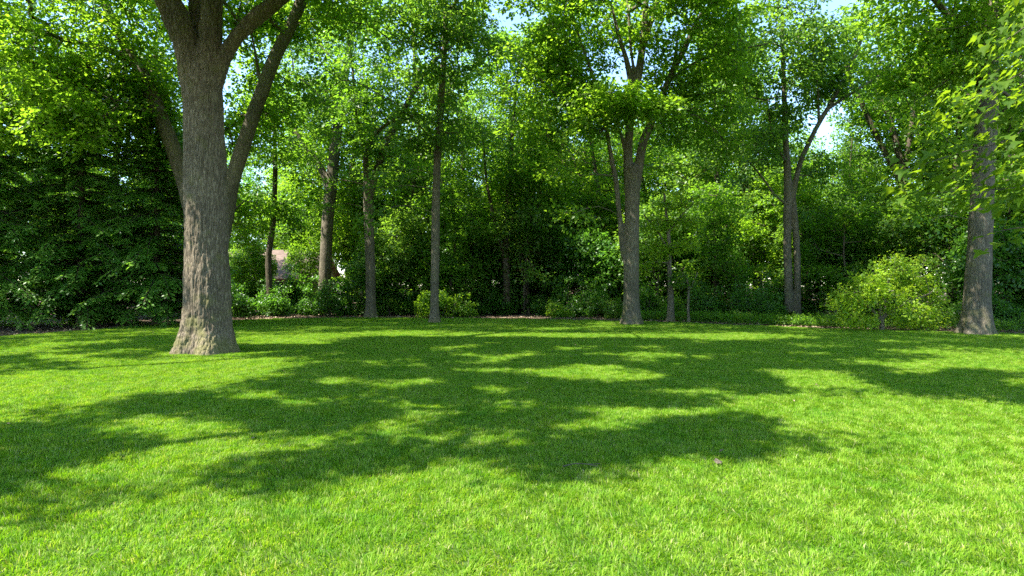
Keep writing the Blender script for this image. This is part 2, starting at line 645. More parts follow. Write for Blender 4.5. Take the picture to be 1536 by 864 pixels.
SHADE = [(-900, 800), (-300, 770), (0, 757), (60, 778), (110, 780), (180, 760), (250, 740), (330, 743), (400, 738), (470, 724), (530, 722),
         (600, 734), (680, 716), (760, 700), (820, 718), (860, 714), (960, 716), (1080, 704), (1130, 690), (1160, 680), (1220, 672),
         (1320, 667), (1250, 650), (1180, 640), (1130, 624), (1050, 632), (1020, 612), (1090, 603), (1200, 597), (1300, 597),
         (1400, 594), (1536, 606), (1900, 640), (1900, 480), (-900, 480)]
LIT = [[(-200, 580), (100, 560), (200, 545), (320, 535), (420, 540), (430, 566), (300, 590), (150, 603), (0, 618), (-200, 640)],
       [(150, 640), (260, 632), (400, 625), (390, 655), (300, 662), (220, 668), (190, 655)],
       [(20, 725), (100, 700), (200, 686), (225, 680), (150, 718), (60, 742)],
       [(240, 695), (350, 682), (420, 665), (520, 660), (540, 676), (440, 690), (350, 702), (330, 730), (250, 720)],
       [(-100, 622), (120, 625), (130, 640), (-100, 642)],
       [(770, 560), (870, 545), (960, 550), (1020, 575), (930, 574), (850, 576)],
       [(920, 576), (1010, 585), (1080, 592), (1050, 600), (960, 592)],
       [(1150, 566), (1300, 560), (1330, 580), (1180, 588)],
       [(1340, 545), (1536, 528), (1700, 535), (1536, 552), (1400, 560)],
       [(500, 498), (900, 500), (1250, 506), (1200, 512), (800, 508), (500, 506)],
       [(600, 520), (760, 512), (760, 522), (620, 530)],
       [(350, 505), (520, 500), (520, 520), (360, 520)],
       [(0, 520), (130, 515), (130, 522), (0, 530)]]


_fr = np.random.default_rng(303)
FL = np.vstack([np.column_stack([_fr.uniform(-12, 9, 370), _fr.uniform(5, 15, 370), _fr.uniform(.2, .5, 370), _fr.uniform(.15, .27, 370)]),
                np.column_stack([_fr.uniform(-18, 17, 260), _fr.uniform(13, 29, 260), _fr.uniform(.3, .9, 260), _fr.uniform(.25, .5, 260)])])


STRIP = [(240, 545), (240, 260), (278, 260), (300, 320), (318, 370), (332, 430), (347, 545)]


def on_strip(p):
    """does a leaf at p keep the sun off the lit side of the big trunk?"""
    r = np.zeros(len(p), bool)
    for oy in (-.4, 0, .4):
        for oz in (-.4, 0, .4):
            q = p + np.array([0, oy, oz])
            t = (14.3 - q[:, 1]) / -SUN[1]
            h = q - SUN * t[:, None]
            x, y = P(np.maximum(h, [-99, 1, -99]))
            r |= (t > 0) & poly_mask(x, y, STRIP)
    return r


SUNNY = [(1238, 500), (1238, 430), (1290, 392), (1400, 385), (1432, 430), (1432, 500)]


FIRS = [(-80, 480), (-80, 190), (245, 190), (245, 480)]
SPRAY = [(840, 200), (840, 105), (1020, 105), (1020, 200)]


def on_lit(p, poly, yp):
    r = np.zeros(len(p), bool)
    for oz in (-.5, .5):
        q = p + np.array([0, 0, oz])
        t = (yp - q[:, 1]) / -SUN[1]
        h = q - SUN * t[:, None]
        x, y = P(np.maximum(h, [-99, 1, -99]))
        r |= (t > 0) & poly_mask(x, y, poly)
    return r


def shaded(p):
    """would a leaf at p throw its shadow where the photograph's lawn is in shade?"""
    g = p - SUN * (p[:, 2] / SUN[2])[:, None]
    ok = g[:, 1] > 1.5
    y = np.where(ok, g[:, 1], 1.5)
    x, yy = CX + g[:, 0] / y * F, HY + CAMH / y * F
    s = poly_mask(x, yy, SHADE)
    for l in LIT:
        s &= ~poly_mask(x, yy, l)
    for k in range(0, len(FL), 40):
        f = FL[k:k + 40]
        s &= ~((((g[:, :1] - f[None, :, 0]) / f[None, :, 2]) ** 2 + ((g[:, 1:2] - f[None, :, 1]) / f[None, :, 3]) ** 2) < 1).any(1)
    return s & ok & ~on_strip(p)


def above_frame(p, m=0.6):
    return p[:, 2] > CAMH + (HY + 10) / F * np.maximum(p[:, 1], 0.5) + m


def shade_for(rows, D, y0, y1, n, t0, t1, spread=.5):
    """twig ends up-sun of a trunk between rows y0 and y1 of the photograph"""
    ys = rng.uniform(y0, y1, n)
    r = np.array([q[:2] for q in rows], float)
    o = np.argsort(r[:, 1])
    q = np.array([W(np.interp(y, r[o, 1], r[o, 0]), y, D) for y in ys])
    return q + SUN * rng.uniform(t0, t1, n)[:, None] + rng.normal(0, spread, (n, 3)) * [.3, 1, .6]


# the large crown over the near lawn (above the top of the picture)
cand = np.stack([rng.uniform(-20, 4, 40000), rng.uniform(1, 19, 40000), rng.uniform(7.5, 14.5, 40000)], 1)
dome = ((cand[:, 0] + 7.5) / 11) ** 2 + ((cand[:, 1] - 10.5) / 10) ** 2 + ((cand[:, 2] - 8) / 7) ** 2 < 1
cand = cand[dome & above_frame(cand, 0.9)]
sh = shaded(cand)
for o_ in ([.14, 0, 0], [0, .14, 0], [-.14, 0, 0], [0, -.14, 0]):
    sh &= shaded(cand + o_)
sh |= shaded(cand) & (rng.random(len(cand)) < .012)
cand = cand[sh]
cand = cand[vnoise(cand * 0.6, 21) > 0.18][:3600]
far = np.stack([rng.uniform(-30, 16, 60000), rng.uniform(12, 29, 60000), rng.uniform(9, 15.5, 60000)], 1)
far = far[above_frame(far, 0.8)]
far = far[shaded(far) & ~on_lit(far, SUNNY, 21.6) & ~on_lit(far, SPRAY, 23.6) & ~on_lit(far, FIRS, 21.8)]
far = far[vnoise(far * 0.55, 22) > 0.24][:2600]
HOME = {'hemlock': (-15, 24), 'twin': (-11, 23.5), 'slender': (-3.3, 26.5), 'multi': (4.9, 25.5), 'mottled': (15, 20.3), 'paired': (13, 29)}
_hk = list(HOME)
_hd = np.argmin(np.stack([np.hypot(far[:, 0] - HOME[k][0], far[:, 1] - HOME[k][1]) for k in _hk], 1), 1)
OVER = {k: far[_hd == i] for i, k in enumerate(_hk)}
OVER['mottled'] = OVER['mottled'][::2]
OVER['twin'] = np.vstack([OVER['twin'], OVER['hemlock']])

D1 = 14.75
_sf = shade_for([(308, -60), (322, 200), (326, 320)], D1, -60, 310, 260, 8.5, 13, .5)
cand = np.vstack([cand, _sf[~on_strip(_sf)]])
cand = cand[above_frame(cand, .6)]
big_limbs = [
    [(313, 532, 77), (312, 505, 75), (311, 470, 73), (311, 420, 72), (309, 300, 69), (307, 190, 65), (307, 130, 58), (307, 85, 40), (307, 60, 20)],
    [(300, 190, 40), (291, 110, 46), (272, 45, 43), (250, 0, 43), (215, -70, 40), (150, -170, 34), (60, -290, 24), (-40, -360, 14)],
    [(305, 150, 40), (298, 60, 30, .3), (295, 0, 28, .6), (285, -120, 24, 1.5), (270, -260, 18, 2.5), (255, -360, 10, 3.5)],
    [(313, 170, 44), (319, 60, 37), (321, 0, 32), (326, -80, 30), (350, -220, 25), (390, -380, 12)],
    [(316, 140, 34), (336, 88, 29), (358, 54, 26), (385, 26, 24), (420, 0, 23, -.2), (480, -50, 21, -.8), (560, -130, 16, -2), (620, -200, 8, -3)],
    np.array([[-8.2, 14.6, 9.0, .26], [-8.4, 12.6, 10.0, .22], [-8.0, 9.5, 10.6, .17], [-7.4, 6.4, 10.8, .11], [-7, 3.8, 10.6, .05]]),
    np.array([[-6.9, 14.6, 9.4, .22], [-5.6, 12, 10.6, .19], [-4.6, 10, 11.2, .1], [-4.0, 9, 11.4, .03]]),
    np.array([[-9.4, 14.7, 10.2, .22], [-11.2, 12.5, 10.8, .18], [-12, 11.4, 11.0, .1], [-12.4, 10.6, 11.2, .04]]),
]
tree('shade_tree', 'massive furrowed trunk out on the lawn, splitting high up into several heavy limbs', D1,
     big_limbs, None, L_OAK, M_BIG, 0.018, 0.048, 0.15, 44, 0.46, 'trees standing on the lawn', cand, 0.42, 0.09)

# ------------------------------------------------------------------ the trees along the back
tree('twin_tree', 'two leaning stems spreading in a V from behind the massive trunk', 23.5,
     [[(318, 492, 40), (317, 460, 38), (316, 420, 38)],
      [(314, 440, 30), (303, 380, 28), (288, 315, 27), (268, 248, 25), (241, 172, 24), (214, 112, 22), (182, 60, 17), (160, 10, 14), (140, -70, 10)],
      [(320, 440, 30), (334, 350, 28), (350, 272, 26), (378, 188, 24), (412, 98, 22), (440, 40, 20), (458, -5, 19), (480, -90, 15), (490, -200, 8)],
      [(206, 100, 11), (180, 82, 11), (150, 72, 10), (100, 60, 9), (50, 47, 8), (0, 34, 7), (-70, 10, 5)],
      [(396, 135, 8), (388, 110, 6), (384, 85, 5), (378, 50, 4)]],
     [(90, 60, 190, 95, 0, 3.0, 170), (230, -40, 150, 80, 0, 3.0, 60), (430, -30, 150, 90, 0, 3.0, 90), (150, 160, 120, 60, 0, 2, 90), (50, 170, 130, 70, -2.5, 1.6, 60), (200, 40, 80, 80, 3, 2, 60), (245, 150, 40, 70, 3, 1.5, 24), (395, 60, 70, 80, 2.5, 2, 70), (368, 190, 40, 60, 5, 1.5, 34), (372, 320, 40, 50, 6, 1.5, 26),
      (400, 150, 70, 60, 1.5, 1.5, 24)], L_SUN, M_PALE, extra=OVER['twin'])
tree('slim_tree', 'thin dark crooked trunk rising from the bed just beside the massive trunk', 32,
     [[(405, 476, 12), (404, 430, 11), (403, 385, 10), (410, 330, 9), (413, 260, 8), (412, 170, 6), (415, 90, 4)]],
     [(408, 210, 62, 105, 0, 1.6, 70), (420, 330, 50, 40, 0, 1.5, 22)], L_OAK, M_BARK, 0.03)
tree('rear_tree', 'thick dark rear trunk in the shrubs, a low branch leaving it to one side', 36,
     [[(487, 470, 24), (487, 430, 21), (491, 340, 20), (497, 280, 20), (503, 220, 18), (510, 170, 16), (520, 100, 13), (532, 20, 10), (540, -80, 6)],
      [(496, 285, 13), (480, 250, 11), (455, 215, 9), (432, 180, 8), (415, 160, 6), (395, 130, 4)],
      [(508, 190, 9), (490, 160, 8), (470, 135, 6), (440, 110, 5)]],
     [(490, 70, 120, 110, 0, 3.2, 150), (440, 170, 70, 60, -.5, 2, 40)], L_COOL, M_PALE)
tree('forked_tree', 'trunk that forks in two at mid height, one stem arching far over', 31,
     [[(556, 476, 19), (556, 440, 17), (555, 380, 17), (553, 320, 17), (552, 280, 18)],
      [(553, 300, 13), (550, 262, 12), (549, 232, 10), (560, 205, 8), (582, 185, 6), (600, 175, 5)],
      [(553, 300, 14), (562, 268, 13), (580, 215, 12), (600, 178, 11), (618, 140, 10), (635, 112, 9), (655, 88, 7), (700, 50, 5)],
      [(622, 135, 8), (622, 80, 6), (618, 10, 5), (615, -60, 4)],
      [(549, 235, 8), (535, 180, 6), (530, 110, 5), (520, 40, 3)]],
     [(600, 80, 115, 105, 0, 3, 150), (540, 180, 60, 60, 0, 2, 34), (590, 250, 50, 40, 1, 2, 22)], L_OAK, M_PALE, extra=shade_for([(556, 480), (552, 200)], 31, 200, 430, 40, 3, 9))
tree('slender_tree', 'single slender straight trunk standing alone at the lawn edge, no low branches', 26.5,
     [[(652, 486, 17), (652, 440, 15), (653, 380, 15), (654, 300, 14), (657, 220, 13), (662, 150, 12), (667, 70, 10), (670, 0, 8), (674, -90, 6)],
      [(666, 70, 7), (685, 40, 5), (704, 12, 5), (725, -30, 4)],
      [(655, 215, 4), (630, 190, 3), (610, 170, 2.4)]],
     [(672, 40, 85, 110, 0, 2.6, 130), (640, 190, 60, 40, 0, 1.6, 26), (690, 180, 40, 50, .8, 1.5, 18)], L_COOL, M_PALE, 0.03, extra=np.vstack([OVER['slender'], shade_for([(652, 480), (670, 0)], 26.5, 100, 470, 50, 3, 10)]))
tree('low_forked_tree', 'small dark trunk with a thin side stem forking off it low down', 34,
     [[(760, 473, 15), (760, 430, 12), (759, 390, 12), (760, 330, 10), (765, 250, 8), (772, 160, 6), (780, 80, 4)],
      [(759, 400, 8), (750, 365, 7), (741, 330, 6), (728, 270, 5), (722, 200, 3)]],
     [(755, 210, 75, 90, 0, 2.4, 100), (745, 100, 60, 50, 1, 2, 40), (800, 90, 70, 60, 1, 2, 70), (720, 60, 50, 60, 2, 2, 50), (860, 150, 50, 60, 2, 2, 40)], L_OAK, M_BARK, 0.03)
tree('vase_tree', 'very thin sapling trunk that opens low into a vase of upright stems', 35,
     [[(791, 474, 8), (791, 440, 7), (790, 405, 7)],
      [(790, 410, 5), (783, 370, 4), (772, 320, 3.4), (765, 260, 3)],
      [(790, 410, 5), (797, 370, 4), (806, 320, 3.4), (812, 260, 3)],
      [(790, 410, 4), (790, 350, 4), (789, 290, 3)]],
     [(795, 270, 62, 70, 0, 2, 80)], L_SUN, M_BARK, 0.03)
tree('multi_stem_tree', 'large trunk at the lawn edge dividing into close upright stems behind a bright leafy spray', 25.5,
     [[(947, 489, 30), (947, 450, 27), (947, 390, 26), (948, 320, 25), (949, 250, 26)],
      [(942, 395, 12), (935, 380, 10), (931, 330, 9), (926, 275, 9), (918, 230, 8), (912, 190, 6)],
      [(944, 290, 18), (942, 240, 16), (944, 190, 14), (947, 140, 12), (940, 95, 9), (928, 55, 7), (918, 10, 5)],
      [(952, 290, 17), (962, 225, 15), (972, 195, 14), (990, 150, 12), (1010, 105, 11), (1028, 70, 10), (1045, 30, 7)],
      [(947, 180, 13), (955, 120, 14), (963, 60, 12), (967, 0, 10), (970, -80, 8)],
      [(960, 85, 9), (972, 50, 8), (986, 0, 7), (1000, -60, 5)],
      [(956, 130, 7), (948, 90, 5), (944, 40, 5), (940, -10, 4)],
      [(1005, 115, 6), (1012, 85, 5), (1016, 50, 4)],
      [(940, 240, 6), (932, 205, 6), (924, 186, 5), (915, 172, 4)],
      [(1000, 125, 5), (1040, 95, 4.5), (1090, 78, 4), (1150, 66, 3)],
      [(915, 180, 5), (893, 125, 6), (875, 75, 5), (860, 30, 4), (845, -20, 3)]],
     [(960, -10, 150, 70, 0, 3, 150), (860, 60, 80, 80, 0, 2.4, 90), (1040, 60, 90, 90, 0.3, 2.4, 110), (1050, 190, 70, 60, .5, 2, 50),
      (860, 190, 70, 60, .8, 2, 50), (985, 225, 50, 40, 1.6, 1, 10)], L_SUN, M_PALE, 0.03,
     extra=np.vstack([OVER['multi'], shade_for([(947, 480), (949, 0)], 25.5, 150, 480, 70, 3, 10), ellipsoid(W(925, 158, 23.2), (2.0, .9, .6), 56), ellipsoid(W(985, 150, 23.6), (0.9, .6, .6), 16)]))
tree('paired_tree', 'pair of trunks side by side, one dark and one pale, joining before the crown forks', 29,
     [[(1195, 471, 15), (1196, 430, 12), (1195, 370, 11), (1191, 320, 11), (1186, 285, 12)],
      [(1184, 468, 16), (1183, 420, 14), (1182, 350, 13), (1183, 290, 14), (1181, 230, 11), (1178, 165, 9), (1176, 100, 8), (1174, 20, 6)],
      [(1188, 300, 10), (1198, 250, 9), (1212, 215, 8), (1230, 180, 8), (1250, 145, 7), (1275, 95, 6), (1292, 50, 5), (1305, 0, 4)],
      [(1228, 185, 5), (1226, 130, 4), (1222, 85, 4), (1212, 40, 3)],
      [(1240, 165, 6), (1270, 145, 5), (1310, 120, 4), (1345, 95, 3)],
      [(1182, 250, 5), (1165, 220, 4), (1158, 200, 3.4), (1150, 150, 3)],
      [(1183, 310, 5), (1160, 290, 4), (1140, 262, 4), (1120, 240, 3)]],
     [(1180, 60, 110, 110, 0, 2.8, 160), (1270, 80, 80, 80, 0, 2.2, 60), (1150, 210, 60, 50, .5, 2, 34), (1225, 260, 40, 30, 1, 1.6, 14)], L_COOL, M_PALE, 0.03, extra=np.vstack([OVER['paired'], shade_for([(1190, 480), (1184, 0)], 29, 150, 440, 40, 3, 9)]))
tree('back_trunk_tree', 'dark upright trunk behind the yellow-green bush with a long diagonal limb above it', 33,
     [[(1350, 470, 18), (1352, 400, 16), (1354, 330, 15), (1355, 270, 14), (1345, 220, 10), (1330, 170, 8), (1300, 110, 5)],
      [(1325, 225, 9), (1308, 190, 9), (1292, 155, 8), (1275, 120, 6), (1265, 90, 4)],
      [(1355, 280, 10), (1340, 250, 10), (1325, 225, 9)],
      [(1355, 270, 10), (1365, 200, 8), (1375, 120, 6), (1385, 40, 4)]],
     [(1350, 120, 95, 100, 0, 2.8, 130), (1380, 240, 70, 40, 0, 2, 40), (1310, 330, 60, 40, 0, 2, 40), (1290, 120, 90, 90, 2, 2, 90), (1400, 150, 80, 80, 2, 2, 70)], L_OAK, M_BARK, 0.03)
tree('mottled_tree', 'stout sun-dappled trunk with a flared foot on the lawn edge beside the yellow-green bush', 20.3,
     [[(1464, 503, 44), (1465, 470, 42), (1468, 400, 38), (1472, 310, 35), (1477, 210, 34), (1480, 120, 33), (1483, 50, 32), (1488, -20, 30), (1495, -120, 24), (1500, -240, 14)],
      [(1482, 70, 15), (1510, 20, 13), (1545, -40, 11), (1600, -110, 7)],
      [(1480, 110, 14), (1450, 60, 12), (1410, 10, 10), (1360, -50, 7)]],
     [(1440, -20, 150, 90, 0, 3, 110), (1570, 30, 110, 90, 0.5, 2.6, 50), (1400, 70, 90, 60, -.4, 1.8, 56), (1530, 180, 60, 60, 1.4, 1.2, 30)], L_SUN, M_PALE, 0.025, 0.02, extra=np.vstack([OVER['mottled'], shade_for([(1465, 500), (1485, 0)], 20.3, 60, 480, 34, 3, 10)]))
tree('leaning_tree', 'short length of leaning trunk deep between the multi-stemmed trunk and the paired trunks', 37,
     [[(1140, 470, 18), (1136, 420, 16), (1131, 370, 15), (1124, 320, 14), (1112, 250, 12), (1100, 170, 9), (1090, 90, 6)]],
     [(1085, 130, 85, 100, 0, 2.8, 120)], L_OAK, M_PALE, 0.035)
tree('back_tree', 'thin dark trunk in the deep shade immediately beside the stout dappled trunk', 30,
     [[(1428, 475, 16), (1429, 400, 14), (1431, 300, 12), (1436, 220, 9), (1440, 140, 6)]],
     [(1436, 180, 70, 80, 0, 2.2, 80)], L_COOL, M_BARK, 0.035)
tree('edge_tree', 'forked grey trunk at the edge of the photo behind the stout dappled trunk', 27,
     [[(1532, 488, 22), (1528, 400, 20), (1524, 300, 19), (1522, 250, 18), (1526, 180, 13), (1534, 90, 8)],
      [(1522, 250, 9), (1510, 225, 8), (1495, 195, 6), (1480, 160, 4)]],
     [(1540, 120, 90, 110, 0, 2.4, 110), (1540, 330, 50, 60, 1, 1.4, 40)], L_OAK, M_PALE, 0.03)
tree('lime_sapling', 'young tree with bright layered leaves and sun-streaked thin trunk beside the multi-stemmed trunk', 27.5,
     [[(1006, 478, 13), (1006, 440, 10), (1004, 400, 8), (1004, 370, 7), (1000, 330, 5), (996, 290, 4)],
      [(1004, 378, 4), (985, 345, 3), (965, 322, 2.4)], [(1002, 350, 4), (1020, 325, 3), (1040, 305, 2.4)]],
     [(1005, 300, 34, 16, 0, 1.1, 18), (982, 335, 34, 9, -.3, .9, 18), (1035, 330, 30, 8, .2, .9, 14), (985, 372, 32, 8, -.4, .8, 14), (1030, 368, 30, 10, .2, .8, 12), (975, 400, 22, 8, 0, .6, 8)], L_LIME, M_PALE, 0.02, 0.008, 0.13, 44, 0.45)
tree('bent_sapling', 'knee-high-forked sapling with a thin curved pale stem standing at the front of the ground cover', 26.8,
     [[(1033, 483, 5.5), (1032, 460, 4.5), (1033, 435, 4), (1030, 418, 3.4), (1024, 408, 3)], [(1033, 437, 3), (1040, 422, 2.4), (1046, 408, 2)]],
     [(1028, 418, 22, 13, 0, .5, 16)], L_OAK, M_PALE, 0.02, 0.006, 0.10, 40, 0.35)

# ------------------------------------------------------------------ hemlocks on the left
def hemlock(name, label, x, y0, H, L, n, seed, keep=None):
    r = np.random.default_rng(seed)
    loc = np.array([x, y0, 0.0])
    tr = catmull(np.array([[0, 0, -0.2, .2], [0, 0, 0.1, .17], [0.05, 0, H * .4, .12], [0, .05, H * .8, .05], [0, 0, H, .012]]), 0.25)
    parts = [tube(tr, 14)]
    leaves = []
    for i in range(n):
        z = H * (0.05 + 0.93 * (i + r.random()) / n)
        a = r.random() * 6.283
        l = L * (1 - z / H) ** 0.6 * r.uniform(0.7, 1.12) + 0.3
        if z < 0.8:
            l *= 0.85
        m = max(5, int(l / 0.16))
        s = np.linspace(0, 1, m)
        d = np.array([math.cos(a), math.sin(a), 0])
        side = np.array([-d[1], d[0], 0])
        up = r.uniform(0.05, 0.3)
        dr = r.uniform(0.25, 0.5)
        c = np.array([0, 0, z]) + d[None] * (s * l)[:, None] + side[None] * (r.normal(0, .12) * l * s ** 2)[:, None]
        c[:, 2] += l * (up * s - dr * s ** 2.2)
        c[:, 2] = np.maximum(c[:, 2], 0.12)
        parts.append(prisms(c[:-1], c[1:], 0.022 * (1 - s[:-1]) + 0.004, 0.022 * (1 - s[1:]) + 0.004, 4))
        t = np.gradient(c, axis=0)
        t = nrm(t)
        for k in range(1, m):
            for sg in (-1, 1):
                tl = (0.16 + 0.42 * (1 - s[k] ** 2)) * r.uniform(0.65, 1.2) * min(1.0, l / 1.2)
                td = nrm(t[k] * 0.75 + side * sg * 0.8 + np.array([0, 0, r.normal(-.10, .12)]))
                q = max(3, int(tl / 0.055))
                ss = (np.arange(q) + 0.5) / q
                p = c[k] + td * (ss * tl)[:, None]
                p[:, 2] -= 0.35 * tl * ss ** 2
                sd = np.where(np.arange(q) % 2 == 0, 1.0, -1.0)[:, None]
                ax = td * 0.8 + np.cross(td, [0, 0, 1.0])[None] * sd * 0.6 + r.normal(0, .15, (q, 3)) + np.array([0, 0, -.15])
                nn = np.array([0, 0, 1.0]) + d * 0.3 + r.normal(0, .3, (q, 3))
                leaves.append((p, ax, nn, np.full(q, 0.19) * r.uniform(.7, 1.2, q)))
    p = np.concatenate([k[0] for k in leaves])
    ax = np.concatenate([k[1] for k in leaves])
    nn = np.concatenate([k[2] for k in leaves])
    s = np.concatenate([k[3] for k in leaves])
    root = thing(name, loc, label, 'tree', 'hemlocks on the left')
    v, f = cat_parts(parts)
    obj('trunk', mesh('trunk', v, f, True), M_BARK, root)
    v, f = kites(p, ax, nn, s, 0.22, 0.04, 0.5)
    obj('crown', mesh('crown', v, f), L_HEM, root)
    return root


hemlock('hemlock_tree', 'dark feathery hemlock nearest the massive trunk, lowest boughs over the lawn edge', -14.2, 25.0, 9.4, 2.9, 260, 3)
hemlock('hemlock_tree', 'tall dark hemlock in the middle of the evergreen clump, drooping boughs almost to the mulch', -16.8, 24.4, 11.0, 3.2, 300, 4)
hemlock('hemlock_tree', 'dark hemlock at the outer end of the evergreen clump, cut by the photo', -19.4, 22.9, 10.0, 3.1, 270, 5)

# ------------------------------------------------------------------ prototypes that repeat: woodland trees, understory trees, shrubs
LAND = [(-60, 'hemlocks'), (312, 'massive trunk'), (405, 'crooked trunk'), (487, 'thick rear trunk'), (556, 'forked trunk'),
        (652, 'slender trunk'), (760, 'low-forked trunk'), (947, 'multi-stemmed trunk'), (1190, 'paired trunks'), (1465, 'dappled trunk')]
_used = {}


def where(x, y):
    px = CX + x / y * F
    l = [n for p, n in LAND if p <= px]
    r = [n for p, n in LAND if p > px]
    if not l:
        return 'outside the hemlocks'
    if not r:
        return 'past the dappled trunk'
    return 'between %s and %s' % (l[-1], r[0])


def proto_tree(name, H, r0, crown_z, crown_r, n, leaf, seed, stems=1, leafsize=0.18, K=62, R=0.75):
    global rng
    rng = np.random.default_rng(seed)
    limbs = []
    for s in range(stems):
        a = rng.random() * 6.28
        off = np.array([math.cos(a), math.sin(a)]) * (0.0 if stems == 1 else 0.12)
        lean = rng.normal(0, 0.05 if stems == 1 else 0.14, 2)
        z = np.array([-.2, 0.1, H * .25, H * .5, H * .75, H * .97])
        wob = rng.normal(0, 0.01 * H, (6, 2))
        wob[:2] = 0
        rr = r0 * np.array([1.25, 1.1, .85, .65, .4, .12])
        limbs.append(catmull(np.column_stack([off[0] + lean[0] * z + wob[:, 0], off[1] + lean[1] * z + wob[:, 1], z, rr]), 0.3))
    t = ellipsoid(np.array([0, 0, (crown_z + H) / 2]), (crown_r, crown_r, (H - crown_z) / 2 + .3), int(n * 1.5), 0.25)
    t = t[np.argsort(-vnoise(t * 0.6 + seed, 4))][:n]
    t = t[t[:, 2] > 0.4]
    (bv, bf), dirs = grow(limbs, t)
    v, f = cat_parts([tube(l, 14) for l in limbs] + [(bv, bf)])
    root = thing(name, (0, 0, 0), '', 'tree')
    obj('trunk', mesh('trunk', v, f, True), M_BARK, root)
    lv, lf = sprays(t, dirs, R, K, leafsize)
    obj('crown', mesh('crown', lv, lf), leaf, root)
    return root


def place(protos, spots, text, group, smin, smax, seed, cat='tree'):
    r = np.random.default_rng(seed)
    first = set()
    for i, s in enumerate(spots):
        x, y, k = s[:3]
        sc = (s[3] if len(s) > 3 else 1.0) * r.uniform(smin, smax)
        rz = r.random() * 6.28
        base = text[k]
        lab = base + ' ' + where(x, y)
        c = _used.get(lab, 0)
        _used[lab] = c + 1
        if c:
            extra = [', second', ', third', ', fourth', ', fifth'][min(c - 1, 3)]
            lab = lab + extra
        p = protos[k]
        if k not in first:
            first.add(k)
            p.location = (x, y, 0)
            p.rotation_euler = (0, 0, rz)
            p.scale = (sc,) * 3
            p['label'] = lab
            p['group'] = group
        else:
            dup(p, (x, y, 0), rz, sc, lab, group)


TALL = [proto_tree('woodland_tree', 15, .24, 2.2, 3.9, 400, L_OAK, 31), proto_tree('woodland_tree', 14, .2, 1.8, 3.6, 380, L_COOL, 32),
        proto_tree('woodland_tree', 16, .26, 2.6, 4.1, 410, L_SUN, 33)]
place(TALL, [(-26, 30, 0), (-21, 33, 2), (-30, 38, 2), (-22, 42, 0, .9), (-10.5, 40, 2), (-6, 38, 1), (-3.5, 43, 2), (-0.5, 40, 0),
             (2.5, 44, 1), (5.5, 39, 2, .85), (8.5, 42, 0), (12, 37, 1), (15, 41, 2), (19, 45, 1, .7), (23, 36, 0), (27, 31, 2), (30, 38, 1),
             (24, 27, 1), (-9, 48, 0, 1.1), (-2, 50, 1), (10, 50, 2), (18, 34, 0, .62), (34, 46, 0), (-33, 47, 1), (-13, 44, 0), (-5.5, 47, 1), (4, 52, 0), (8, 48, 1), (13, 46, 0), (21, 50, 2), (26, 44, 1), (17, 54, 1, .8), (-27, 52, 0), (32, 39, 2), (-31, 67, 0), (-26, 70, 1), (-22, 66, 2), (-18, 69, 0), (-14, 64, 1), (-36, 66, 2), (4, 68, 0), (9, 70, 2), (13, 67, 1), (20, 62, 0), (27, 60, 2), (34, 62, 1)],
      ['tall mid green woodland tree', 'tall cool green woodland tree', 'tall sunlit woodland tree'], 'woodland trees behind the lawn', .92, 1.08, 41)

LOW = [proto_tree('understory_tree', 6.6, .07, .8, 2.1, 210, L_OAK, 51, 1, .15, 66, .55), proto_tree('understory_tree', 5.6, .06, .6, 2.0, 190, L_COOL, 52, 2, .15, 66, .55),
       proto_tree('understory_tree', 7.6, .08, 1.4, 2.2, 220, L_SUN, 53, 1, .15, 66, .55), proto_tree('understory_tree', 4.4, .05, .3, 1.9, 190, L_DARK, 54, 3, .15, 66, .5)]
place(LOW, [(-17.5, 31, 3), (-9.3, 38.6, 2, .9), (-15.4, 37, 0, .62), (-14.4, 34.8, 2, .5), (-12.4, 38.5, 2, .7), (-17.0, 40, 1, .75), (-9, 38.5, 1, .8), (-6.2, 34, 1), (-5.0, 36.5, 3), (-3.2, 33.5, 0), (-1.5, 36, 3, 1.1),
            (0.8, 34, 1), (2.4, 37, 0, 1.1), (4.2, 34, 3, 1.05), (5.2, 37, 2), (7.6, 32.5, 1), (8.8, 34.5, 3, 1.1), (10.2, 31.5, 0), (10.6, 33.8, 3),
            (15.0, 31.6, 1), (15.4, 28.8, 0, .9), (16.6, 31, 3), (18.6, 27.5, 1), (20.5, 26, 0), (19.2, 24.5, 3, .9), (22.5, 25, 2), (14.6, 34, 2),
            (-21, 29, 0), (-24, 27, 1), (6.6, 41, 3), (-7.8, 33.2, 3, .75), (25, 24, 0), (-3.6, 41, 2), (1, 42, 3, 1.2), (12, 43, 3, 1.3)],
      ['leafy understory tree', 'cool green understory tree', 'airy sunlit understory tree', 'dense dark understory tree'], 'understory trees in the woodland edge', .9, 1.12, 42)


